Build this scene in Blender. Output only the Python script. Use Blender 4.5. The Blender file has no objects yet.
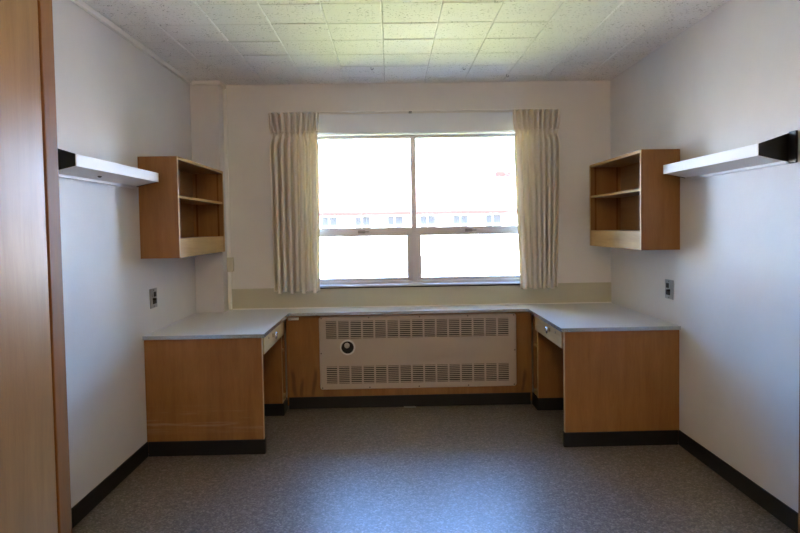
import bpy, bmesh, math, random
from mathutils import Vector, Matrix
random.seed(7)
scn = bpy.context.scene
COL = scn.collection
R = math.radians

# ------------------------------------------------------------------ camera
F_PX, PITCH, YAW, ROLL, SHIFT, CAM_H = 585.0, 2.127, 0.9393, 0.9377, 17.5244, 1.4226
XL, XR, D, H = -1.56, 1.835, 4.836, 2.6025      # left wall, right wall, window wall, ceiling
YB = -1.1                                       # wall behind the camera
cam_d = bpy.data.cameras.new('camera'); cam = bpy.data.objects.new('camera', cam_d); COL.objects.link(cam)
cam_d.sensor_fit = 'HORIZONTAL'; cam_d.sensor_width = 36.0; cam_d.lens = 36.0*F_PX/800
cam_d.shift_y = -SHIFT/800; cam_d.clip_start = 0.02; cam_d.clip_end = 500
M = (Matrix.Rotation(-R(YAW), 3, 'Z') @ Matrix.Rotation(-R(PITCH), 3, 'X') @ Matrix.Rotation(R(90), 3, 'X')
     @ Matrix.Rotation(-R(ROLL), 3, 'Z'))
cam.matrix_world = Matrix.Translation((0, 0, CAM_H)) @ M.to_4x4()
scn.camera = cam

# ------------------------------------------------------------------ materials
def new_mat(name):
    m = bpy.data.materials.new(name); m.use_nodes = True
    nt = m.node_tree
    return m, nt, nt.nodes['Principled BSDF']
def N(nt, t, **kw):
    n = nt.nodes.new(t)
    for k, v in kw.items(): setattr(n, k, v)
    return n
def setp(b, col=None, rough=None, metal=None, spec=None):
    if col is not None: b.inputs['Base Color'].default_value = (*col, 1)
    if rough is not None: b.inputs['Roughness'].default_value = rough
    if metal is not None: b.inputs['Metallic'].default_value = metal
    if spec is not None: b.inputs['Specular IOR Level'].default_value = spec
def coords(nt, scale=(1, 1, 1), jitter=False):
    tc = N(nt, 'ShaderNodeTexCoord'); mp = N(nt, 'ShaderNodeMapping')
    mp.inputs['Scale'].default_value = scale
    nt.links.new(tc.outputs['Object'], mp.inputs['Vector'])
    if jitter:
        oi = N(nt, 'ShaderNodeObjectInfo'); mu = N(nt, 'ShaderNodeMath', operation='MULTIPLY'); mu.inputs[1].default_value = 30
        nt.links.new(oi.outputs['Random'], mu.inputs[0]); nt.links.new(mu.outputs[0], mp.inputs['Location'])
    return mp.outputs['Vector']
def noise(nt, vec, scale, detail=4, rough=.5, dist=0):
    n = N(nt, 'ShaderNodeTexNoise'); n.inputs['Scale'].default_value = scale; n.inputs['Detail'].default_value = detail
    n.inputs['Roughness'].default_value = rough; n.inputs['Distortion'].default_value = dist
    nt.links.new(vec, n.inputs['Vector']); return n.outputs['Fac']
def ramp(nt, fac, stops):
    r = N(nt, 'ShaderNodeValToRGB'); e = r.color_ramp.elements
    while len(e) < len(stops): e.new(.5)
    for q, (p, c) in zip(e, stops):
        q.position = p; q.color = (*c, 1) if len(c) == 3 else c
    nt.links.new(fac, r.inputs['Fac']); return r.outputs['Color']
def maprange(nt, fac, a, b, c, d):
    m = N(nt, 'ShaderNodeMapRange'); nt.links.new(fac, m.inputs[0])
    for i, v in zip((1, 2, 3, 4), (a, b, c, d)): m.inputs[i].default_value = v
    return m.outputs[0]
def bump(nt, b, h, strength, dist):
    n = N(nt, 'ShaderNodeBump'); n.inputs['Strength'].default_value = strength; n.inputs['Distance'].default_value = dist
    nt.links.new(h, n.inputs['Height']); nt.links.new(n.outputs['Normal'], b.inputs['Normal'])
def plain(name, col, rough=.5, metal=0, spec=.5):
    m, nt, b = new_mat(name); setp(b, col, rough, metal, spec); return m

def paint(name, col, rough=.42, grain=.25, spec=.5):
    m, nt, b = new_mat(name); v = coords(nt)
    setp(b, col, rough, spec=spec)
    big = noise(nt, v, 2.2, 5, .6)
    nt.links.new(ramp(nt, big, [(.3, tuple(c*.96 for c in col)), (.7, tuple(min(1, c*1.03) for c in col))]), b.inputs['Base Color'])
    nt.links.new(maprange(nt, noise(nt, v, 6, 5, .65), .3, .7, rough-.07, rough+.1), b.inputs['Roughness'])
    if grain: bump(nt, b, noise(nt, v, 70, 4, .6), grain, .003)
    return m
def wood(name, light, dark, axis='z', rough=.32, marks=None, spec=.5):
    m, nt, b = new_mat(name)
    s = {'z': (9, 9, .8), 'y': (9, .8, 9), 'x': (.8, 9, 9)}[axis]
    v = coords(nt, s, True)
    g = noise(nt, v, 2.2, 6, .6, .6)
    v2 = coords(nt, tuple(q*9 for q in s), True)
    fine = noise(nt, v2, 2.5, 3, .7)
    mx = N(nt, 'ShaderNodeMix', data_type='FLOAT'); mx.inputs[0].default_value = .3
    nt.links.new(g, mx.inputs[2]); nt.links.new(fine, mx.inputs[3])
    c = ramp(nt, mx.outputs[0], [(.34, dark), (.62, light)])
    v3 = coords(nt, (1.3, 1.3, 1.3), True)
    cl = ramp(nt, noise(nt, v3, 2.0, 3), [(.3, (.86, .84, .8)), (.7, (1.06, 1.05, 1.03))])
    mm = N(nt, 'ShaderNodeMix', data_type='RGBA', blend_type='MULTIPLY'); mm.inputs[0].default_value = 1
    nt.links.new(c, mm.inputs[6]); nt.links.new(cl, mm.inputs[7])
    out = mm.outputs[2]
    if marks == 'scuffs':        # pale horizontal chair scuffs low on the panel
        v4 = coords(nt, (1.8, 1.8, 34)); sc = noise(nt, v4, 1.0, 4, .7)
        tc = N(nt, 'ShaderNodeTexCoord'); sp = N(nt, 'ShaderNodeSeparateXYZ'); nt.links.new(tc.outputs['Object'], sp.inputs[0])
        band = N(nt, 'ShaderNodeMapRange', interpolation_type='SMOOTHSTEP'); nt.links.new(sp.outputs['Z'], band.inputs[0])
        pp = N(nt, 'ShaderNodeMath', operation='PINGPONG'); pp.inputs[1].default_value = 1
        ad = N(nt, 'ShaderNodeMath', operation='SUBTRACT'); nt.links.new(sp.outputs['Z'], ad.inputs[0]); ad.inputs[1].default_value = .23
        ab = N(nt, 'ShaderNodeMath', operation='ABSOLUTE'); nt.links.new(ad.outputs[0], ab.inputs[0])
        bd = maprange(nt, ab.outputs[0], .03, .10, 1, 0)
        th = maprange(nt, sc, .50, .66, 0, .38)
        mu = N(nt, 'ShaderNodeMath', operation='MULTIPLY'); nt.links.new(bd, mu.inputs[0]); nt.links.new(th, mu.inputs[1])
        m2 = N(nt, 'ShaderNodeMix', data_type='RGBA'); nt.links.new(mu.outputs[0], m2.inputs[0])
        nt.links.new(out, m2.inputs[6]); m2.inputs[7].default_value = (.55, .42, .28, 1); out = m2.outputs[2]
    if marks and marks != 'scuffs':          # dark slanted heel marks: list of (x, slope, z0, z1)
        tc = N(nt, 'ShaderNodeTexCoord'); sp = N(nt, 'ShaderNodeSeparateXYZ'); nt.links.new(tc.outputs['Object'], sp.inputs[0])
        def mth(op, a, c, d=None):
            n = N(nt, 'ShaderNodeMath', operation=op)
            for i, q in enumerate((a, c, d)):
                if q is None: continue
                if isinstance(q, (int, float)): n.inputs[i].default_value = q
                else: nt.links.new(q, n.inputs[i])
            return n.outputs[0]
        wob = maprange(nt, noise(nt, coords(nt, (14, 14, 5)), 1.0, 3), .3, .7, -.008, .008)
        for (mx_, sl, za, zb) in marks:
            dx = mth('ABSOLUTE', mth('ADD', mth('SUBTRACT', sp.outputs['X'], mth('MULTIPLY_ADD', mth('SUBTRACT', sp.outputs['Z'], za), sl, mx_)), wob), 0)
            mk = mth('MULTIPLY', maprange(nt, dx, .006, .020, 1, 0), mth('MULTIPLY', maprange(nt, sp.outputs['Z'], za-.02, za+.02, 0, 1), maprange(nt, sp.outputs['Z'], zb-.06, zb, 1, 0)))
            m2 = N(nt, 'ShaderNodeMix', data_type='RGBA'); nt.links.new(mth('MULTIPLY', mk, .5), m2.inputs[0])
            nt.links.new(out, m2.inputs[6]); m2.inputs[7].default_value = (.045, .025, .012, 1); out = m2.outputs[2]
    nt.links.new(out, b.inputs['Base Color'])
    setp(b, rough=rough, spec=spec)
    nt.links.new(maprange(nt, fine, .3, .7, rough-.05, rough+.08), b.inputs['Roughness'])
    bump(nt, b, fine, .06, .002)
    return m

M_WALL = paint('wall_paint', (.715, .697, .68), .46, .22, .22)
M_BACK = paint('window_wall_paint', (.79, .765, .72), .5, .2, .3)
M_HEAD_GLARE = paint('header_glare_paint', (.80, .82, .86), .45, .2)  # paler and bluer than the wall to imitate glare round the window
M_BAND = paint('olive_laminate', (.56, .53, .39), .35, 0)
M_TRIM = plain('white_trim', (.86, .84, .79), .4)
M_BOX = plain('cream_plastic', (.62, .58, .44), .45)
M_WOOD = wood('birch_panel', (.36, .172, .052), (.27, .12, .032), 'z', .34)
M_WOODS = wood('birch_panel_scuffed', (.36, .172, .052), (.27, .12, .032), 'z', .34, 'scuffs')
M_WOODM = wood('birch_panel_marked', (.36, .172, .052), (.27, .12, .032), 'z', .34, [(-.90, -.12, .10, .33), (-.76, .12, .10, .34), (-.85, .08, .10, .26), (.905, .1, .10, .30)])
M_WOODY = wood('birch_shelf', (.37, .185, .058), (.28, .13, .036), 'y', .34)
M_EDGE = wood('birch_edge', (.62, .45, .24), (.50, .34, .16), 'z', .55, None, .25)
M_EDGEY = wood('birch_edge_long', (.58, .38, .155), (.46, .28, .10), 'y', .55, None, .25)
M_WARD = wood('wardrobe_birch', (.34, .19, .068), (.26, .137, .045), 'z', .36, None, .3)
M_STILE = wood('wardrobe_stile_wood', (.23, .105, .032), (.17, .07, .019), 'z', .5, None, .12)
M_BLACK = plain('black_vinyl', (.008, .008, .0075), .45)
M_BLACKM = plain('black_metal', (.010, .010, .010), .5)
M_COUNTER = plain('grey_laminate', (.70, .71, .73), .33)
M_EDGEMET = plain('aluminium_edging', (.64, .67, .70), .24, .9)
M_RAD = plain('beige_enamel', (.52, .44, .36), .40)
M_DARK = plain('dark_cavity', (.02, .017, .014), .8)
M_CHROME = plain('chrome', (.85, .85, .85), .12, 1)
M_BEZEL = plain('dial_bezel_metal', (.72, .71, .69), .35, .3)
M_DIAL = plain('dial_black', (.008, .008, .008), .35)
M_KNOBW = plain('dial_grey', (.55, .54, .52), .35)
M_SCREW = plain('screw_metal', (.12, .10, .08), .45, .8)
M_LATCH = plain('latch_metal', (.30, .29, .28), .4, .6)
M_ALU = plain('window_aluminium', (.60, .60, .62), .42, .55)
M_STEEL = plain('outlet_steel', (.42, .42, .43), .34, .9)
M_LAMPW = plain('lamp_white_enamel', (.90, .90, .91), .55)
M_LAMPG = plain('lamp_diffuser', (.66, .66, .67), .45)
M_FACADE = plain('facade_cream', (.80, .78, .74), .8)
M_ROOF = plain('roof_red', (.62, .40, .36), .8)
M_FASCIA = plain('fascia_red', (.145, .021, .018), .95, 0, .05)
M_WIN2 = plain('far_window', (.047, .044, .043), .8, 0, .05)
M_PLASTIC = plain('white_plastic', (.75, .72, .66), .4)

def mat_floor():
    m, nt, b = new_mat('speckled_floor'); v = coords(nt)
    vo = N(nt, 'ShaderNodeTexVoronoi'); vo.inputs['Scale'].default_value = 130; nt.links.new(v, vo.inputs['Vector'])
    sp = N(nt, 'ShaderNodeSeparateColor'); nt.links.new(vo.outputs['Color'], sp.inputs[0])
    c = ramp(nt, sp.outputs[0], [(0, (.085, .064, .048)), (.35, (.135, .105, .08)), (.7, (.18, .148, .12)), (1, (.29, .255, .22))])
    c2 = ramp(nt, noise(nt, v, 34, 5, .7), [(.3, (.62, .60, .58)), (.7, (1.3, 1.3, 1.3))])
    mm = N(nt, 'ShaderNodeMix', data_type='RGBA', blend_type='MULTIPLY'); mm.inputs[0].default_value = 1
    nt.links.new(c, mm.inputs[6]); nt.links.new(c2, mm.inputs[7]); nt.links.new(mm.outputs[2], b.inputs['Base Color'])
    nt.links.new(maprange(nt, noise(nt, v, 9, 5, .7), .3, .7, .52, .66), b.inputs['Roughness'])
    b.inputs['Coat Weight'].default_value = .66; b.inputs['Coat Roughness'].default_value = .34; b.inputs['Coat IOR'].default_value = 1.5
    return m
M_FLOOR = mat_floor()
def mat_ceiling():
    m, nt, b = new_mat('fissured_tile'); v = coords(nt, (1, 1.5, 1))
    f1 = noise(nt, v, 82, 3, .55, .3)
    f2 = noise(nt, v, 5, 2)
    ad = N(nt, 'ShaderNodeMath', operation='MULTIPLY_ADD'); nt.links.new(f2, ad.inputs[0]); ad.inputs[1].default_value = .16; nt.links.new(f1, ad.inputs[2])
    pit = maprange(nt, ad.outputs[0], .70, .76, 0, 1)
    c = ramp(nt, pit, [(0, (.86, .845, .82)), (1, (.30, .285, .26))])
    nt.links.new(c, b.inputs['Base Color']); setp(b, rough=.75, spec=.25)
    inv = maprange(nt, pit, 0, 1, 1, 0); bump(nt, b, inv, .6, .003)
    return m
M_CEIL = mat_ceiling()
M_GROOVE = plain('ceiling_backing', (.16, .15, .13), .9)
def mat_curtain():
    m, nt, b = new_mat('curtain_cloth'); v = coords(nt, (1, 1, 1))
    setp(b, (.92, .87, .79), .85, spec=.1)
    tr = N(nt, 'ShaderNodeBsdfTranslucent'); tr.inputs['Color'].default_value = (.75, .66, .46, 1)
    mx = N(nt, 'ShaderNodeMixShader'); mx.inputs[0].default_value = .24
    nt.links.new(b.outputs[0], mx.inputs[1]); nt.links.new(tr.outputs[0], mx.inputs[2])
    nt.links.new(mx.outputs[0], nt.nodes['Material Output'].inputs['Surface'])
    bump(nt, b, noise(nt, v, 400, 2), .15, .001)
    return m
M_CURT = mat_curtain()
def mat_glass():
    m, nt, b = new_mat('window_glass'); nt.nodes.remove(b)
    t = N(nt, 'ShaderNodeBsdfTransparent'); t.inputs['Color'].default_value = (.97, .98, .98, 1)
    g = N(nt, 'ShaderNodeBsdfGlossy'); g.inputs['Roughness'].default_value = .02
    fr = N(nt, 'ShaderNodeFresnel'); fr.inputs['IOR'].default_value = 1.45
    mx = N(nt, 'ShaderNodeMixShader'); nt.links.new(fr.outputs[0], mx.inputs[0])
    nt.links.new(t.outputs[0], mx.inputs[1]); nt.links.new(g.outputs[0], mx.inputs[2])
    nt.links.new(mx.outputs[0], nt.nodes['Material Output'].inputs['Surface'])
    return m
M_GLASS = mat_glass()
def mat_lawn():
    m, nt, b = new_mat('lawn_grass'); v = coords(nt)
    nt.links.new(ramp(nt, noise(nt, v, .8, 8, .7), [(.3, (.37, .38, .09)), (.7, (.51, .50, .14))]), b.inputs['Base Color'])
    setp(b, rough=.9, spec=.1); return m
M_LAWN = mat_lawn()
M_PAVE = plain('grey_paving', (.58, .50, .43), .9)

# ------------------------------------------------------------------ mesh helpers
def box(bm, x0, x1, y0, y1, z0, z1):
    x0, x1 = sorted((x0, x1)); y0, y1 = sorted((y0, y1)); z0, z1 = sorted((z0, z1))
    vs = [bm.verts.new(p) for p in ((x0, y0, z0), (x1, y0, z0), (x1, y1, z0), (x0, y1, z0),
                                    (x0, y0, z1), (x1, y0, z1), (x1, y1, z1), (x0, y1, z1))]
    for f in ((3, 2, 1, 0), (4, 5, 6, 7), (0, 1, 5, 4), (1, 2, 6, 5), (2, 3, 7, 6), (3, 0, 4, 7)):
        bm.faces.new([vs[i] for i in f])
def prism(bm, pts, off):
    """closed prism: pts = 3-D polygon, off = extrusion vector"""
    off = Vector(off)
    a = [bm.verts.new(p) for p in pts]; b = [bm.verts.new(Vector(p)+off) for p in pts]; n = len(pts)
    bm.faces.new(a); bm.faces.new(list(reversed(b)))
    for i in range(n): bm.faces.new([a[i], b[i], b[(i+1) % n], a[(i+1) % n]])
    bmesh.ops.recalc_face_normals(bm, faces=bm.faces)
def lathe(bm, prof, origin, axis, n=32):
    """prof: list of (radius, height); revolved about axis through origin"""
    q = Vector((0, 0, 1)).rotation_difference(Vector(axis)); o = Vector(origin); rings = []
    for r, h in prof:
        if r < 1e-6: rings.append([bm.verts.new(o+q @ Vector((0, 0, h)))])
        else: rings.append([bm.verts.new(o+q @ Vector((r*math.cos(2*math.pi*i/n), r*math.sin(2*math.pi*i/n), h))) for i in range(n)])
    for a, b in zip(rings, rings[1:]):
        for i in range(n):
            j = (i+1) % n
            if len(a) == 1 and len(b) == 1: continue
            if len(a) == 1: bm.faces.new([a[0], b[i], b[j]])
            elif len(b) == 1: bm.faces.new([a[i], b[0], a[j]])
            else: bm.faces.new([a[i], b[i], b[j], a[j]])
    bmesh.ops.recalc_face_normals(bm, faces=bm.faces)
def tube(bm, pts, r, n=10):
    pts = [Vector(p) for p in pts]; rings = []
    for i, p in enumerate(pts):
        t = (pts[min(i+1, len(pts)-1)]-pts[max(i-1, 0)]).normalized()
        q = Vector((0, 0, 1)).rotation_difference(t)
        rings.append([bm.verts.new(p+q @ Vector((r*math.cos(2*math.pi*k/n), r*math.sin(2*math.pi*k/n), 0))) for k in range(n)])
    for a, b in zip(rings, rings[1:]):
        for i in range(n): bm.faces.new([a[i], a[(i+1) % n], b[(i+1) % n], b[i]])
    bm.faces.new(list(reversed(rings[0]))); bm.faces.new(rings[-1])
    bmesh.ops.recalc_face_normals(bm, faces=bm.faces)
def world_loc(o):
    v = o.location.copy(); p = o.parent
    while p: v += p.location; p = p.parent
    return v
def obj(name, bm, mat, parent=None, bevel=0, loc=None, smooth=False, kind=None):
    me = bpy.data.meshes.new(name); bm.to_mesh(me); bm.free(); me.materials.append(mat)
    o = bpy.data.objects.new(name, me); COL.objects.link(o)
    if loc is None and not parent: loc = (0, 0, 0)
    if parent:
        o.parent = parent; w = world_loc(parent)
        if loc is not None: o.location = Vector(loc)-w
    else: o.location = loc
    me.transform(Matrix.Translation(-world_loc(o)))
    if smooth:
        for p in me.polygons: p.use_smooth = True
    if bevel:
        b = o.modifiers.new('bevel', 'BEVEL'); b.width = bevel; b.segments = 2; b.limit_method = 'ANGLE'; b.angle_limit = R(40)
    if kind: o['kind'] = kind
    return o
def boxes(*bs):
    bm = bmesh.new()
    for b in bs: box(bm, *b)
    return bm
def tag(o, label, cat, group=None):
    o['label'] = label; o['category'] = cat
    if group: o['group'] = group
    return o
def thing(name, label, cat, loc, group=None):
    o = bpy.data.objects.new(name, None); COL.objects.link(o); o.location = loc; o.empty_display_size = .1
    return tag(o, label, cat, group)
def struct(name, bm, mat, parent=None, bevel=0, **k): return obj(name, bm, mat, parent, bevel, kind='structure', **k)

# ------------------------------------------------------------------ the room shell
struct('floor', boxes((XL-.2, XR+.2, YB-.2, D+.2, -.2, 0)), M_FLOOR)
struct('wall_left', boxes((XL-.2, XL, YB-.2, D+.2, 0, H+.12)), M_WALL)
struct('wall_right', boxes((XR, XR+.2, YB-.2, D+.2, 0, H+.12)), M_WALL)
struct('wall_rear', boxes((XL, -.45, YB-.2, YB, 0, H+.12), (.47, XR, YB-.2, YB, 0, H+.12), (-.45, .47, YB-.2, YB, 2.05, H+.12), (-.45, .47, YB-.2, YB-.065, 0, 2.05)), M_WALL)
WX0, WX1, WZ0, WZ1 = -.72, 1.19, .945, 2.19           # window opening
struct('wall_window', boxes((XL, WX0, D, D+.2, 0, H+.12), (WX1, XR, D, D+.2, 0, H+.12),
                            (WX0, WX1, D, D+.2, 0, WZ0), (WX0, WX1, D, D+.2, WZ1, H+.12)), M_BACK)
struct('wall_column', boxes((XL, -1.338, 4.681, D, 0, H)), M_WALL, bevel=.004)
# ceiling: 12-inch chamfered fissured tiles
bm = bmesh.new(); TX, TY = .3215, .3035; gx0 = -1.311-TX; gy0 = 3.122-14*TY
for i in range(12):
    for j in range(20):
        x0, y0 = gx0+i*TX, gy0+j*TY; x1, y1 = x0+TX, y0+TY
        cx0, cx1, cy0, cy1 = max(x0, XL), min(x1, XR), max(y0, YB), min(y1, D)
        if cx1-cx0 < .01 or cy1-cy0 < .01: continue
        g, ch = .0008, .005
        dz = random.choice([0, 0, .0003, .0006]); t = random.uniform(-.0012, .0012) if random.random() < .3 else 0
        if (i, j) in ((3, 14), (5, 15), (7, 15), (2, 16)): t = .0042
        if (i, j) in ((4, 17), (5, 17), (6, 14)): t = .0022
        X0, X1, Y0, Y1 = cx0+g, cx1-g, cy0+g, cy1-g; zb = H+dz
        lo = [bm.verts.new(p) for p in ((X0+ch, Y0+ch*.5, zb-t), (X1-ch, Y0+ch*.5, zb-t), (X1-ch, Y1-ch*.5, zb+t), (X0+ch, Y1-ch*.5, zb+t))]
        hi = [bm.verts.new(p) for p in ((X0, Y0, zb-t+ch), (X1, Y0, zb-t+ch), (X1, Y1, zb+t+ch), (X0, Y1, zb+t+ch))]
        tp = [bm.verts.new((p.co.x, p.co.y, H+.02)) for p in hi]
        bm.faces.new(list(reversed(lo)))
        for q in range(4):
            r = (q+1) % 4
            bm.faces.new([lo[q], lo[r], hi[r], hi[q]]); bm.faces.new([hi[q], hi[r], tp[r], tp[q]])
bmesh.ops.recalc_face_normals(bm, faces=bm.faces)
ceil = struct('ceiling', bm, M_CEIL)
struct('ceiling_slab', boxes((XL-.2, XR+.2, YB-.2, D+.2, H+.018, H+.22)), M_GROOVE, ceil)
# door behind the camera
dr = struct('door_1', boxes((-.43, .45, YB-.06, YB-.015, .01, 2.03)), M_WARD, bevel=.003)
bm = bmesh.new(); lathe(bm, [(0, 0), (.027, 0), (.027, .008), (.012, .012), (.012, .035), (.026, .045), (.028, .06), (.018, .07), (0, .072)], (.38, YB-.015, 1.0), (0, 1, 0))
obj('door_knob', bm, M_CHROME, dr, smooth=True)
struct('trim_1', boxes((-.51, -.445, YB, YB+.02, 0, 2.11), (.465, .53, YB, YB+.02, 0, 2.11), (-.51, .53, YB, YB+.02, 2.045, 2.11)), M_STILE)

# laminate band between worktop and sill, header board with the window's glare put into its colour
struct('trim_2', boxes((-1.336, XR, D-.008, D, .76, .936)), M_BAND, bevel=.002)
struct('trim_3', boxes((WX0-.06, WX1+.06, D-.016, D, WZ1+.008, 2.352)), M_HEAD_GLARE, bevel=.004)
# baseboards
ZB = .095
def skirting(name, x0, x1, y0, y1):
    bm = boxes((x0, x1, y0, y1, .0, ZB)); return struct(name, bm, M_BLACK, bevel=.003)
YD = 3.677
skirting('baseboard_left', XL, XL+.010, 1.90, YD); skirting('baseboard_right', XR-.010, XR, 1.89, YD)

# ------------------------------------------------------------------ the window
FY0, FY1 = D+.085, D+.15
fr = struct('window_1', boxes((WX0, WX1, FY0, FY1, 2.166, WZ1), (WX0, WX1, FY0, FY1, WZ0, .972),
            (WX0, WX0+.04, FY0, FY1, .972, 2.166), (WX1-.04, WX1, FY0, FY1, .972, 2.166)), M_ALU, bevel=.003)
obj('mullion', boxes((.181, .225, FY0-.006, FY1, .972, 2.166)), M_ALU, fr, .003)
obj('transom', boxes((WX0+.04, .181, FY0-.010, FY1, 1.358, 1.422), (.225, WX1-.04, FY0-.010, FY1, 1.358, 1.422)), M_ALU, fr, .003)
for a, b in ((WX0+.04, .181), (.225, WX1-.04)):
    y0, y1 = FY0+.004, FY1-.015; s = .034
    la, lb = (a, b)
    sash = obj('opening_sash', boxes((la, la+s, y0, y1, .974, 1.372), (lb-s-.006, lb, y0, y1, .974, 1.372),
                             (la+s, lb-s-.006, y0, y1, .974, .998), (la+s, lb-s-.006, y0, y1, 1.350, 1.372)), M_ALU, fr, .002)
    obj('glass_pane', boxes((la+s-.004, lb-s-.002, y0+.02, y0+.025, .994, 1.356)), M_GLASS, sash)
    obj('glass_pane', boxes((a, b, FY0+.03, FY0+.035, 1.4215, 2.166)), M_GLASS, fr)
    cx = -.24 if a < 0 else .66
    lt = obj('window_latch', boxes((cx-.030, cx+.030, FY0-.018, FY0-.008, 1.376, 1.402), (cx-.01, cx+.065, FY0-.032, FY0-.018, 1.384, 1.394)), M_LATCH, fr, .003)
obj('window_sill', boxes((WX0-.03, WX1+.03, D-.022, FY0+.01, .936, .950)), M_ALU, fr, .003)
obj('sill_gasket', boxes((WX0-.02, WX1+.02, D-.014, D-.0085, .926, .9358)), M_BLACKM, fr)

# ------------------------------------------------------------------ curtains
def curtain(xt0, xt1, xb0, xb1, folds, phase, glow_left, label):
    NU, NV = 260, 70; zt, zb = 2.352, .912; yc = D-.095
    root = thing('pleated_curtain', label, 'curtain', ((xt0+xt1)/2, yc, zb), 'curtains beside the window')
    rnd = random.Random(phase); ks = [rnd.uniform(-.25, .25) for _ in range(40)]; am = [rnd.uniform(.75, 1.25) for _ in range(40)]
    def pos(u, v, hdr):
        z = zt+(zb-zt)*v
        a, b = xt0+(xt1-xt0)*0, xt1
        pin = math.exp(-((z-2.165)/.05)**2)
        k = min(1, max(0, (2.165-z)/1.2)) if z < 2.165 else 0
        w0 = xt0*(1-k)+xb0*k; w1 = xt1*(1-k)+xb1*k
        m = (w0+w1)/2; w = (w1-w0)*(1-.075*pin)
        uu = u+.010*math.sin(7*u+phase)
        th = 2*math.pi*folds*uu+phase
        i = int(th/(2*math.pi)) % 40
        body = math.sin(th+ks[i]*math.sin(th/2)**2)
        body = math.copysign(abs(body)**.85, body)*(.55+.45*am[i])
        ph = 1.15*th+.4; flute = math.cos(ph)
        s = 1/(1+math.exp(-(z-2.178)/.018))              # 1 in the header
        edge = min(1, u/.09, (1-u)/.09)
        amp = (.046*(1-.6*pin)*(1+.25*(1-z/2.3)))
        y = yc-(body*amp*(1-s)+flute*.036*s)*(.25+.75*edge)
        x = m+w*(u-.5)-.0078*math.sin(2*th)*(1-s)*edge*am[i]
        # in the header each pleat fans outwards towards the top
        x += s*(z-2.17)*.25*0+s*.0060*math.sin(2*ph)*edge+s*(z-2.17)*.22*(u-.5)*edge
        return x, y+.006*math.sin(5*v+3*u), z+(.008*math.sin(th*.5+phase)*v)
    def sheet(v0, v1, nv, name, mat, off=0):
        bm = bmesh.new(); g = []
        for j in range(nv+1):
            v = v0+(v1-v0)*j/nv; row = []
            for i in range(NU+1):
                x, y, z = pos(i/NU, v, 0); row.append(bm.verts.new((x, y+off, z)))
            g.append(row)
        for j in range(nv):
            for i in range(NU): bm.faces.new([g[j][i], g[j+1][i], g[j+1][i+1], g[j][i+1]])
        o = obj(name, bm, mat, root, smooth=True)
        s = o.modifiers.new('thickness', 'SOLIDIFY'); s.thickness = .0025
        return o
    vh = (zt-2.20)/(zt-zb)
    sheet(0, vh, 16, 'pleated_heading', M_CURT); sheet(vh, 1, NV, 'drape', M_CURT)
    return root
curtain(-.958, -.556, -.945, -.574, 8.0, .6, False, 'cream pinch-pleated curtain on the left side of the window')
curtain(1.008, 1.385, 1.050, 1.362, 8.0, 1.7, True, 'cream pinch-pleated curtain on the right side of the window')
tk = thing('curtain_track', 'thin white curtain track on the wall above the window', 'curtain track', (.2, D-.06, 2.36))
obj('rail', boxes((-.95, 1.38, D-.060, D-.042, 2.362, 2.372)), M_TRIM, tk, .002)
for x in (-.75, .18, 1.2): obj('bracket', boxes((x-.012, x+.012, D-.064, D, 2.352, 2.361)), M_LATCH if x == .18 else M_TRIM, tk, .001)

# ------------------------------------------------------------------ white cable raceway along the left wall and round the column
rc = thing('cable_raceway', 'white surface cable raceway along the ceiling edge of the left wall and down the column', 'raceway', (XL, 3.2, H))
z0, z1 = H-.034, H-.004
for b in ((XL+.0005, XL+.022, YB+.01, 4.659, z0, z1), (XL+.0225, -1.3165, 4.659, 4.6805, z0, z1), (-1.3375, -1.316, 4.681, D-.001, z0, z1)):
    obj('channel', boxes(b), M_TRIM, rc, .003)
for b in ((1.1985, H-.036), (.768, 1.0795)): obj('drop_channel', boxes((-1.3375, -1.312, D-.030, D-.0005, *b)), M_TRIM, rc, .003)
obj('junction_box', boxes((-1.3375, -1.290, D-.045, D-.0005, 1.08, 1.198)), M_BOX, rc, .005)

# ------------------------------------------------------------------ ceiling hooks
for (x, y, lb) in ((-.12, 4.345, 'small wire hook in the ceiling left of the window centre'), (.561, 4.375, 'small wire hook in the ceiling right of the window centre'),
                   (.93, 4.60, 'small wire hook in the ceiling above the right curtain')):
    bm = bmesh.new(); pts = [(x, y, H+.002), (x, y, H-.012)]
    pts += [(x+.008-.008*math.cos(a), y, H-.012-.009*math.sin(a)) for a in [k*math.pi/6 for k in range(1, 8)]]
    tube(bm, pts, .0018, 6)
    tag(obj('ceiling_hook', bm, M_SCREW, loc=(x, y, H), smooth=True), lb, 'hook', 'ceiling hooks')

# ------------------------------------------------------------------ U-shaped worktop
ZC = .765; YF = 4.552            # top of worktop, front edge of the ledge over the radiator
DL, DR = XL+.757, XR-.762
wt = thing('worktop', 'grey laminate U-shaped worktop over both desks and the radiator ledge', 'worktop', (.13, 4.6, ZC))
def upoly(i=0):
    return [(XL+.001, YD-.015+i), (DL-i, YD-.015+i), (DL-i, YF+i), (DR+i, YF+i), (DR+i, YD-.015+i), (XR-.001, YD-.015+i), (XR-.001, D-.009),
            (-1.310, D-.009), (-1.310, D-.031), (-1.337, D-.031), (-1.337, 4.679), (XL+.001, 4.679)]
bm = bmesh.new(); prism(bm, [(x, y, ZC-.020) for x, y in upoly(.003)], (0, 0, .020))
obj('laminate_top', bm, M_COUNTER, wt)
bm = bmesh.new()
for (x0, x1, y0, y1) in ((XL+.001, DL, YD-.018, YD-.0125), (DL-.0025, DL+.003, YD-.018, YF+.0025), (DL, DR, YF-.003, YF+.0025), (DR-.003, DR+.0025, YD-.018, YF+.0025), (DR, XR-.001, YD-.018, YD-.0125)):
    box(bm, x0, x1, y0, y1, ZC-.022, ZC+.0015)
obj('metal_edging', bm, M_EDGEMET, wt, .001)
obj('back_lip', boxes((-1.308, XR-.001, D-.018, D-.009, ZC, ZC+.009)), M_TRIM, wt, .003)

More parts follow.
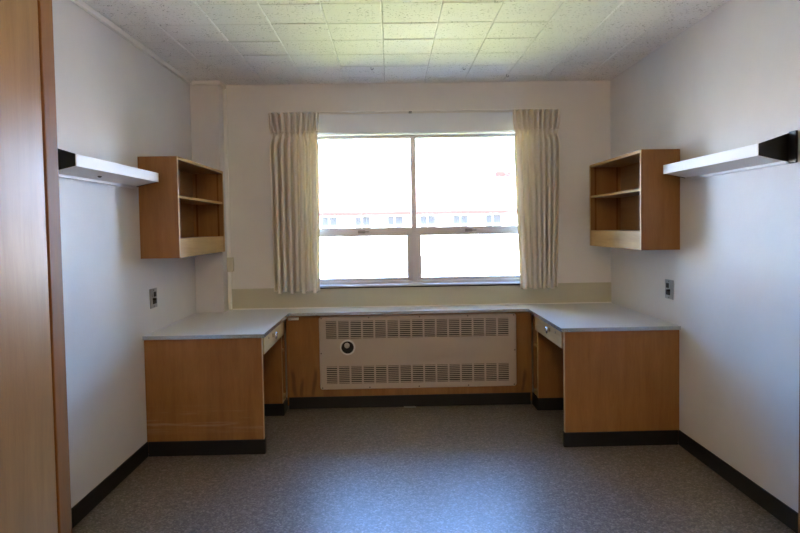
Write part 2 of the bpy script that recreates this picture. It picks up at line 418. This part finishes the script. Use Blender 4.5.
# ------------------------------------------------------------------ desks
def desk(s, label, group='built-in desks'):
    W = XL if s > 0 else XR
    def X(d): return W+s*d          # distance from the side wall
    w = .740
    root = thing('built_in_desk', label, 'desk', (X(.37), 4.1, 0), group)
    top = ZC-.0225
    e = .0205
    obj('end_panel', boxes((X(.002), X(w-.004), YD, YD+.022, ZB*.2, top)), M_WOODS if s > 0 else M_WOOD, root, .001)
    obj('panel_edge', boxes((X(w-.0035), X(w), YD, YD+.022, ZB, top)), M_EDGE, root)
    obj('toe_kick', boxes((X(.012), X(w+.006), YD-.008, YD-.0005, 0, ZB), (X(w-.003), X(w+.006), YD-.0005, YD+.03, 0, ZB)), M_BLACK, root, .003)
    # apron with drawer over the kneehole
    zA = .622
    obj('drawer_case', boxes((X(.30), X(w-.022), YD+.023, 4.429, zA, zA+.012), (X(w-.028), X(w-.012), YD+.023, 4.429, zA+.012, top)), M_EDGEY, root)
    dw = obj('drawer', boxes((X(w-.011), X(w+.004), YD+.045, 4.412, zA+.004, top-.006)), M_EDGEY, root, .0015)
    bm = bmesh.new(); lathe(bm, [(0, 0), (.014, 0), (.010, .010), (.022, .016), (.025, .024), (.017, .031), (0, .033)], (X(w+.004), 4.00, .697), (s, 0, 0), 24)
    kn = obj('drawer_knob', bm, M_CHROME, dw, smooth=True)
    bm = bmesh.new(); lathe(bm, [(0, 0), (.007, 0), (.007, .003), (0, .003)], (X(w+.004), 3.86, .705), (s, 0, 0), 16)
    obj('drawer_lock', bm, M_EDGEMET, dw)
    # small shelf cabinet at the inner end of the kneehole
    y0, y1 = 4.430, 4.588
    obj('side_panel', boxes((X(.002), X(w-.023), y0, y0+.020, ZB*.2, top)), M_WOOD, root)
    obj('panel_edge', boxes((X(w-.0225), X(w-.019), y0, y0+.020, ZB, top)), M_EDGE, root)
    obj('side_panel', boxes((X(.25), X(w-.023), y1-.012, y1, ZB, top)), M_WOOD, root)
    obj('back_panel', boxes((X(.25), X(.262), y0+.0205, y1-.0125, ZB, top)), M_WOOD, root)
    obj('shelf', boxes((X(.2625), X(w-.03), y0+.0205, y1-.0125, .470, .488)), M_EDGEY, root)
    obj('shelf', boxes((X(.2625), X(w-.023), y0+.0205, y1-.0125, ZB, .135)), M_EDGEY, root)
    obj('toe_kick', boxes((X(.012), X(w-.012), y0-.008, y0-.0005, 0, ZB), (X(w-.0225), X(w-.012), y0, y1, 0, ZB)), M_BLACK, root, .003)
    return root
desk(1, 'left built-in birch desk with kneehole drawer and pale scuffs on its end panel')
desk(-1, 'right built-in birch desk with kneehole drawer, below the outlet on the right wall')

# ------------------------------------------------------------------ radiator enclosure below the ledge
RX0, RX1, RZ0, RZ1, RY = -.572, .983, .152, .7295, 4.590
en = thing('radiator_enclosure', 'birch enclosure panel framing the radiator grille under the window ledge', 'enclosure', (.13, RY, 0))
ex0, ex1 = XL+.728, XR-.728
top = ZC-.0225
obj('front_panel', boxes((ex0, RX0+.02, RY, RY+.018, ZB*.3, top), (RX1-.02, ex1, RY, RY+.018, ZB*.3, top), (RX0+.02, RX1-.02, RY, RY+.018, ZB*.3, RZ0+.02), (RX0+.02, RX1-.02, RY, RY+.018, RZ1-.012, top)), M_WOODM, en)
obj('toe_kick', boxes((ex0+.012, ex1-.012, RY-.008, RY-.0005, 0, ZB)), M_BLACK, en, .003)

rd = thing('radiator_cover', 'beige metal radiator cover with two rows of louvred slots and a black dial', 'radiator', (.2, RY, RZ0))
NC, NS = 15, 9; gx0, gx1 = -.518, .921; pitch = (gx1-gx0+.014)/NC; cw = pitch-.014
rows = ((.197, .335), (.555, .694))
bm = bmesh.new(); yf, yb = RY-.014, RY-.0115
xs = [RX0+.006]+[v for c in range(NC) for v in (gx0+c*pitch, gx0+c*pitch+cw)]+[RX1-.006]
for i in range(len(xs)-1):
    x0, x1 = xs[i], xs[i+1]
    if i % 2 == 0: box(bm, x0, x1, yf, yb, RZ0+.006, RZ1-.006)
    else:
        for za, zb in ((RZ0+.006, rows[0][0]), (rows[0][1], rows[1][0]), (rows[1][1], RZ1-.006)): box(bm, x0, x1, yf, yb, za, zb)
bmesh.ops.remove_doubles(bm, verts=bm.verts, dist=1e-5)
obj('cover_plate', bm, M_RAD, rd)
# rounded rim: swept lip round the plate
bm = bmesh.new(); rim = []
def rrect(x0, x1, z0, z1, r, n=6):
    o = []
    for cx, cz, a0 in ((x1-r, z1-r, 0), (x0+r, z1-r, 90), (x0+r, z0+r, 180), (x1-r, z0+r, 270)):
        for k in range(n+1): a = R(a0+90*k/n); o.append((cx+r*math.cos(a), cz+r*math.sin(a)))
    return o
rings = [[bm.verts.new((x, y, z)) for x, z in rrect(RX0+i, RX1-i, RZ0+i, RZ1-i, max(.004, .022-i))] for i, y in ((0, RY-.001), (0, RY-.010), (.002, RY-.0145), (.006, RY-.0155), (.011, RY-.0143))]
for a, b in zip(rings, rings[1:]):
    n = len(a)
    for i in range(n): bm.faces.new([a[i], a[(i+1) % n], b[(i+1) % n], b[i]])
bmesh.ops.recalc_face_normals(bm, faces=bm.faces)
obj('rim', bm, M_RAD, rd, smooth=True)
obj('cavity_back', boxes((RX0+.021, RX1-.021, RY+.02, RY+.03, RZ0+.021, RZ1-.013)), M_DARK, rd)
for (z0, z1) in rows:
    bm = bmesh.new()
    for c in range(NC):
        a = gx0+c*pitch; p = (z1-z0)/NS
        for k in range(NS):
            z = z0+k*p
            prism(bm, [(a, yf+.0005, z+p*.25), (a, yf+.0005, z+p*.75), (a, yf+.002, z+p*.75), (a, yf+.002, z+p*.25)], (cw, 0, 0))
    bmesh.ops.recalc_face_normals(bm, faces=bm.faces)
    obj('louvre_grille', bm, M_RAD, rd)
kx, kz = -.350, .485
bm = bmesh.new(); lathe(bm, [(.048, 0), (.061, 0), (.061, .006), (.056, .009), (.049, .007), (.048, 0)], (kx, yf, kz), (0, -1, 0), 40)
bz = obj('dial_bezel', bm, M_BEZEL, rd, smooth=True)
bm = bmesh.new(); lathe(bm, [(0, 0), (.0485, 0), (.0485, .003), (0, .004)], (kx, yf, kz), (0, -1, 0), 40); obj('dial_face', bm, M_DIAL, rd)
bm = bmesh.new(); lathe(bm, [(0, .003), (.021, .003), (.020, .016), (.014, .020), (0, .021)], (kx-.004, yf, kz+.016), (0, -1, 0), 28); obj('dial_knob', bm, M_KNOBW, rd, smooth=True)
for x, z in ((RX0+.02, RZ1-.012), (-.18, RZ1-.012), (.22, RZ1-.012), (.60, RZ1-.012), (RX1-.02, RZ1-.012), (RX0+.02, RZ0+.014), (-.18, RZ0+.014), (.21, RZ0+.014), (.60, RZ0+.014), (RX1-.02, RZ0+.014), (RX0+.014, .44), (RX1-.014, .44)):
    bm = bmesh.new(); lathe(bm, [(0, 0), (.0055, 0), (.004, .003), (0, .0035)], (x, yf-.0008, z), (0, -1, 0), 12); obj('screw', bm, M_SCREW, rd)

bk = boxes((-.812, -.730, RY-.022, RY-.0005, .708, .728))
tag(obj('cable_clip_strip', bk, M_PLASTIC, loc=(-.77, RY, .71), bevel=.003), 'small white plastic strip on the enclosure under the ledge beside the left desk', 'strip')
bm = bmesh.new()
prism(bm, [(.085, RY-.012, .0005), (.175, RY-.010, .0005), (.180, RY-.028, .0005), (.150, RY-.036, .0005), (.092, RY-.030, .0005)], (0, 0, .006))
tag(obj('tape_scrap', bm, plain('clear_tape', (.5, .53, .58), .15), loc=(.13, RY-.02, 0), bevel=.001), 'small shiny pale scrap on the floor at the black base below the radiator', 'scrap')

# ------------------------------------------------------------------ wall bookcases
def bookcase(s, y1, label):
    W, dp = (XL, .242) if s > 0 else (XR, .247)
    X = lambda d: W+s*d
    y0, z0, z1, t = 3.673, 1.252, 1.887, .019
    root = thing('wall_bookcase', label, 'bookcase', (X(dp/2), (y0+y1)/2, z0), 'wall bookcases')
    obj('side_panel', boxes((X(.001), X(dp), y0, y0+t, z0, z1)), M_WOOD, root, .001)
    obj('side_panel', boxes((X(.001), X(dp), y1-t, y1, z0, z1)), M_WOOD, root, .001)
    obj('top_panel', boxes((X(.001), X(dp), y0+t, y1-t, z1-t, z1)), M_WOODY, root, .001)
    obj('back_panel', boxes((X(.001), X(.009), y0+t, y1-t, z0, z1-t)), M_WOODY, root)
    obj('shelf', boxes((X(.009), X(dp-.006), y0+t, y1-t, 1.628, 1.645)), M_WOODY, root, .001)
    obj('bottom_shelf', boxes((X(.009), X(dp-.02), y0+t, y1-t, 1.355, 1.373)), M_WOODY, root)
    obj('front_rail', boxes((X(dp-.0195), X(dp-.002), y0+t, y1-t, z0, 1.374)), M_EDGEY, root, .001)
    obj('underside_panel', boxes((X(.009), X(dp-.0198), y0+t, y1-t, z0+.004, z0+.014)), M_WOODY, root)
    for (ya, yb, za, zb) in ((y0, y0+t, z0, z1), (y1-t, y1, z0, z1), (y0+t, y1-t, z1-t, z1)):
        obj('edge_band', boxes((X(dp+.0002), X(dp+.0022), ya, yb, za, zb)), M_EDGE if yb-ya < .1 else M_EDGEY, root)
    obj('shelf_edge', boxes((X(dp-.0058), X(dp-.0038), y0+t, y1-t, 1.628, 1.645)), M_EDGEY, root)
    for yy in (y0+t, y1-t-.003):
        for d in (.03, dp-.045): obj('shelf_standard', boxes((X(d), X(d+.014), yy, yy+.003, 1.375, z1-t-.002)), M_STILE, root)
    return root
bookcase(1, 4.678, 'open birch wall bookcase on the left wall against the column, one middle shelf')
bookcase(-1, 4.625, 'open birch wall bookcase on the right wall, one middle shelf')

# ------------------------------------------------------------------ wall lamps
def lamp(s, y0, y1, label):
    W = XL if s > 0 else XR
    X = lambda d: W+s*d
    root = thing('wall_lamp', label, 'wall lamp', (X(.07), (y0+y1)/2, 1.69), 'fluorescent wall lamps')
    dl = .153
    fz0, fz1, wz0, wz1 = 1.724, 1.777, 1.690, 1.826
    prof = lambda y, i=0: [(X(.001), y, wz0), (X(dl-.004), y, fz0), (X(dl-.004), y, fz1), (X(.001), y, wz1-i)]
    bm = bmesh.new(); prism(bm, prof(y0, 0), (0, -.004, 0)); obj('end_plate', bm, M_BLACKM, root)
    bm = bmesh.new(); prism(bm, prof(y1, .028), (0, .004, 0)); obj('end_plate', bm, M_BLACKM, root)
    bm = bmesh.new(); prism(bm, [(X(.002), y0, wz1-.026), (X(dl-.001), y0, fz1-.001), (X(dl-.001), y0, fz1-.004), (X(.002), y0, wz1-.031)], (0, y1-y0, 0)); obj('top_cover', bm, M_LAMPG, root)
    obj('front_lip', boxes((X(dl-.005), X(dl), y0-.004, y1+.004, fz0-.002, fz1)), M_LAMPW, root, .001)
    bm = bmesh.new(); prism(bm, [(X(.02), y0+.001, wz0+.008), (X(dl-.005), y0+.001, fz0), (X(dl-.005), y0+.001, fz0+.004), (X(.02), y0+.001, wz0+.012)], (0, y1-y0-.002, 0))
    df = obj('diffuser', bm, M_LAMPG, root)
    obj('wall_rail', boxes((X(.001), X(.019), y0-.003, y1+.003, wz0-.006, wz0+.010)), M_LAMPG, root, .002)
    obj('end_cap', boxes((X(.001), X(.012), y0-.052, y0-.0045, wz0-.006, wz1+.002)), M_BLACKM, root, .002)
    if s > 0:
        bm = bmesh.new(); lathe(bm, [(0, 0), (.010, 0), (.010, .004), (.005, .008), (0, .008)], (X(.085), 3.02, 1.7085), (0, 0, -1), 16); obj('switch', bm, M_SCREW, root)
    return root
lamp(1, 2.675, 3.605, 'white wedge-shaped fluorescent wall lamp with black end on the left wall')
lamp(-1, 2.658, 3.575, 'white wedge-shaped fluorescent wall lamp with black end on the right wall')

# ------------------------------------------------------------------ outlets
def outlet(s, y, z, label):
    W = XL if s > 0 else XR
    X = lambda d: W+s*d
    root = thing('wall_outlet', label, 'outlet', (W, y, z), 'wall outlets')
    hw, hh = .056, .064
    obj('cover_plate', boxes((X(.0005), X(.005), y-hw, y+hw, z-hh, z+hh)), M_STEEL, root, .002)
    obj('socket', boxes((X(.005), X(.008), y+.000*s, y+.036, z+.008, z+.040)), M_BLACKM, root, .003)
    obj('socket', boxes((X(.005), X(.010), y-.018, y+.036, z-.038, z-.004)), M_BLACKM, root, .003)
    obj('toggle', boxes((X(.005), X(.026), y-.020, y-.008, z-.012, z+.002)), M_BLACKM, root, .002)
    obj('toggle', boxes((X(.005), X(.012), y-.036, y-.020, z+.012, z+.036)), M_STEEL, root, .002)
    for q in (-1, 1):
        bm = bmesh.new(); lathe(bm, [(0, 0), (.004, 0), (.003, .002), (0, .002)], (X(.005), y, z+q*.053), (s, 0, 0), 10); obj('screw', bm, M_SCREW, root)
outlet(1, 3.846, .985, 'steel outlet plate with black sockets on the left wall above the desk')
outlet(-1, 3.812, .985, 'steel outlet plate with black sockets on the right wall above the desk')

# ------------------------------------------------------------------ wardrobes either side of the camera
def wardrobe(s, xf, y1, label):
    W = XL if s > 0 else XR
    root = thing('built_in_wardrobe', label, 'wardrobe', ((W+xf)/2, (.25+y1)/2, 0), 'built-in wardrobes')
    b = xf-s*.022
    zt = H-.038
    obj('end_panel', boxes((W+s*.024, b, y1-.02, y1, 0, zt)), M_WARD, root)
    obj('near_panel', boxes((W+s*.024, b, .25, .27, 0, zt)), M_WARD, root)
    obj('stile', boxes((b, xf, y1-.066, y1+.002, 0, zt)), M_STILE, root, .003)
    obj('stile', boxes((b, xf, .25, .31, 0, zt)), M_STILE, root, .003)
    obj('top_rail', boxes((b, xf-s*.001, .311, y1-.067, zt-.06, zt)), M_STILE, root)
    obj('toe_kick', boxes((b, xf-s*.006, .311, y1-.067, 0, ZB)), M_BLACK, root)
    m = (.311+y1-.067)/2
    for a, c, k in ((.314, m-.002, m-.05), (m+.002, y1-.071, m+.05)):
        dr = obj('door', boxes((b+s*.001, xf-s*.004, a, c, ZB+.005, zt-.064)), M_WARD, root, .002)
        bm = bmesh.new(); lathe(bm, [(0, 0), (.010, 0), (.008, .012), (.016, .02), (.014, .03), (0, .031)], (xf-s*.004, k, 1.05), (s, 0, 0), 18)
        obj('door_knob', bm, M_CHROME, dr, smooth=True)
wardrobe(1, -1.050, 1.885, 'tall pale birch wardrobe with darker stile at the left edge')
wardrobe(-1, 1.334, 1.879, 'tall birch wardrobe at the far right edge beside the right wall')

# ------------------------------------------------------------------ fill globe added on the ceiling, unseen behind the camera
gl = thing('added_fill_globe', 'added opal globe fill light near the door, unseen behind the camera', 'fill light', (.1, -.45, H))
bm = bmesh.new(); lathe(bm, [(0, 0), (.07, 0), (.07, -.05), (.055, -.06), (0, -.06)], (.1, -.45, H), (0, 0, 1), 32); obj('fitting', bm, M_CHROME, gl, smooth=True)
bm = bmesh.new(); lathe(bm, [(.055, -.0605)]+[(.14*math.sin(R(a)), -.19+.14*math.cos(R(a))) for a in range(25, 176, 10)]+[(0, -.33)], (.1, -.45, H), (0, 0, 1), 32)
gm, gnt, gb = new_mat('fill_globe_glow'); setp(gb, (.8, .8, .78), .3)
gb.inputs['Emission Color'].default_value = (1, .70, .46, 1); gb.inputs['Emission Strength'].default_value = 17.0  # warm glow added to fill the dim back wall and desk fronts
obj('fill_globe', bm, gm, gl, smooth=True)

# ------------------------------------------------------------------ outdoors
GZ = -3.3
struct('courtyard_paving', boxes((-70, 70, D+.6, 41.9, GZ-.2, GZ)), M_PAVE)
struct('lawn', boxes((-4.2, 4.8, 8.5, 30, GZ-.02, GZ+.03)), M_LAWN)
YA = 42.0
bd = thing('dormitory_building', 'long pale building with red roof edge seen through the window', 'building', (2, YA, GZ))
obj('facade', boxes((-32, 36, YA, YA+12, GZ, 2.32)), M_FACADE, bd)
obj('fascia', boxes((-32.6, 36.6, YA-.6, YA-.4, 2.30, 2.55)), M_FASCIA, bd)
bm = bmesh.new(); prism(bm, [(-32.6, YA-.6, 2.55), (-32.6, YA+6, 6.1), (-32.6, YA+12.6, 2.55)], (69.2, 0, 0)); obj('roof', bm, M_ROOF, bd)
for cx in range(-6, 8):
    c = -4.33+2.35*cx*1.0
    for zz in (.95, -1.95):
        w_ = boxes((c-.53, c-.08, YA-.06, YA-.001, zz, zz+1.26), (c+.02, c+.53, YA-.06, YA-.001, zz, zz+1.26))
        obj('window', w_, M_WIN2, bd)
obj('roof_vent', boxes((8.2, 9.3, YA+2.6, YA+3.4, 5.22, 5.55)), M_FASCIA, bd)

# ------------------------------------------------------------------ light
SUN_EL, SUN_AZ = 48, 205
w = bpy.data.worlds.new('world'); scn.world = w; w.use_nodes = True; nt = w.node_tree
sky = nt.nodes.new('ShaderNodeTexSky'); sky.sky_type = 'NISHITA'; sky.sun_disc = False
sky.sun_elevation = R(SUN_EL); sky.sun_rotation = R(SUN_AZ); sky.air_density = 1.0; sky.dust_density = .1; sky.ozone_density = 2.0
bg = nt.nodes['Background']; bg.inputs['Strength'].default_value = 1.6
tint = nt.nodes.new('ShaderNodeMix'); tint.data_type = 'RGBA'; tint.blend_type = 'MULTIPLY'; tint.inputs[0].default_value = 1
tint.inputs[7].default_value = (.70, .91, 1.16, 1)
nt.links.new(sky.outputs[0], tint.inputs[6]); nt.links.new(tint.outputs[2], bg.inputs['Color'])
sd = bpy.data.lights.new('sun', 'SUN'); sd.energy = 24.5; sd.angle = R(.53); sd.color = (1, .92, .80)
so = bpy.data.objects.new('sun', sd); COL.objects.link(so)
az = R(SUN_AZ); d = Vector((math.sin(az)*math.cos(R(SUN_EL)), math.cos(az)*math.cos(R(SUN_EL)), math.sin(R(SUN_EL))))
so.rotation_euler = d.to_track_quat('Z', 'Y').to_euler(); so.location = d*30+Vector((0, 0, 10))

scn.cycles.max_bounces = 14; scn.cycles.diffuse_bounces = 10; scn.cycles.glossy_bounces = 6; scn.cycles.transparent_max_bounces = 16
scn.cycles.sample_clamp_indirect = 0
vs = scn.view_settings; vs.view_transform = 'Standard'; vs.look = 'None'; vs.gamma = 1; vs.use_curve_mapping = False
vs.exposure = 2.0
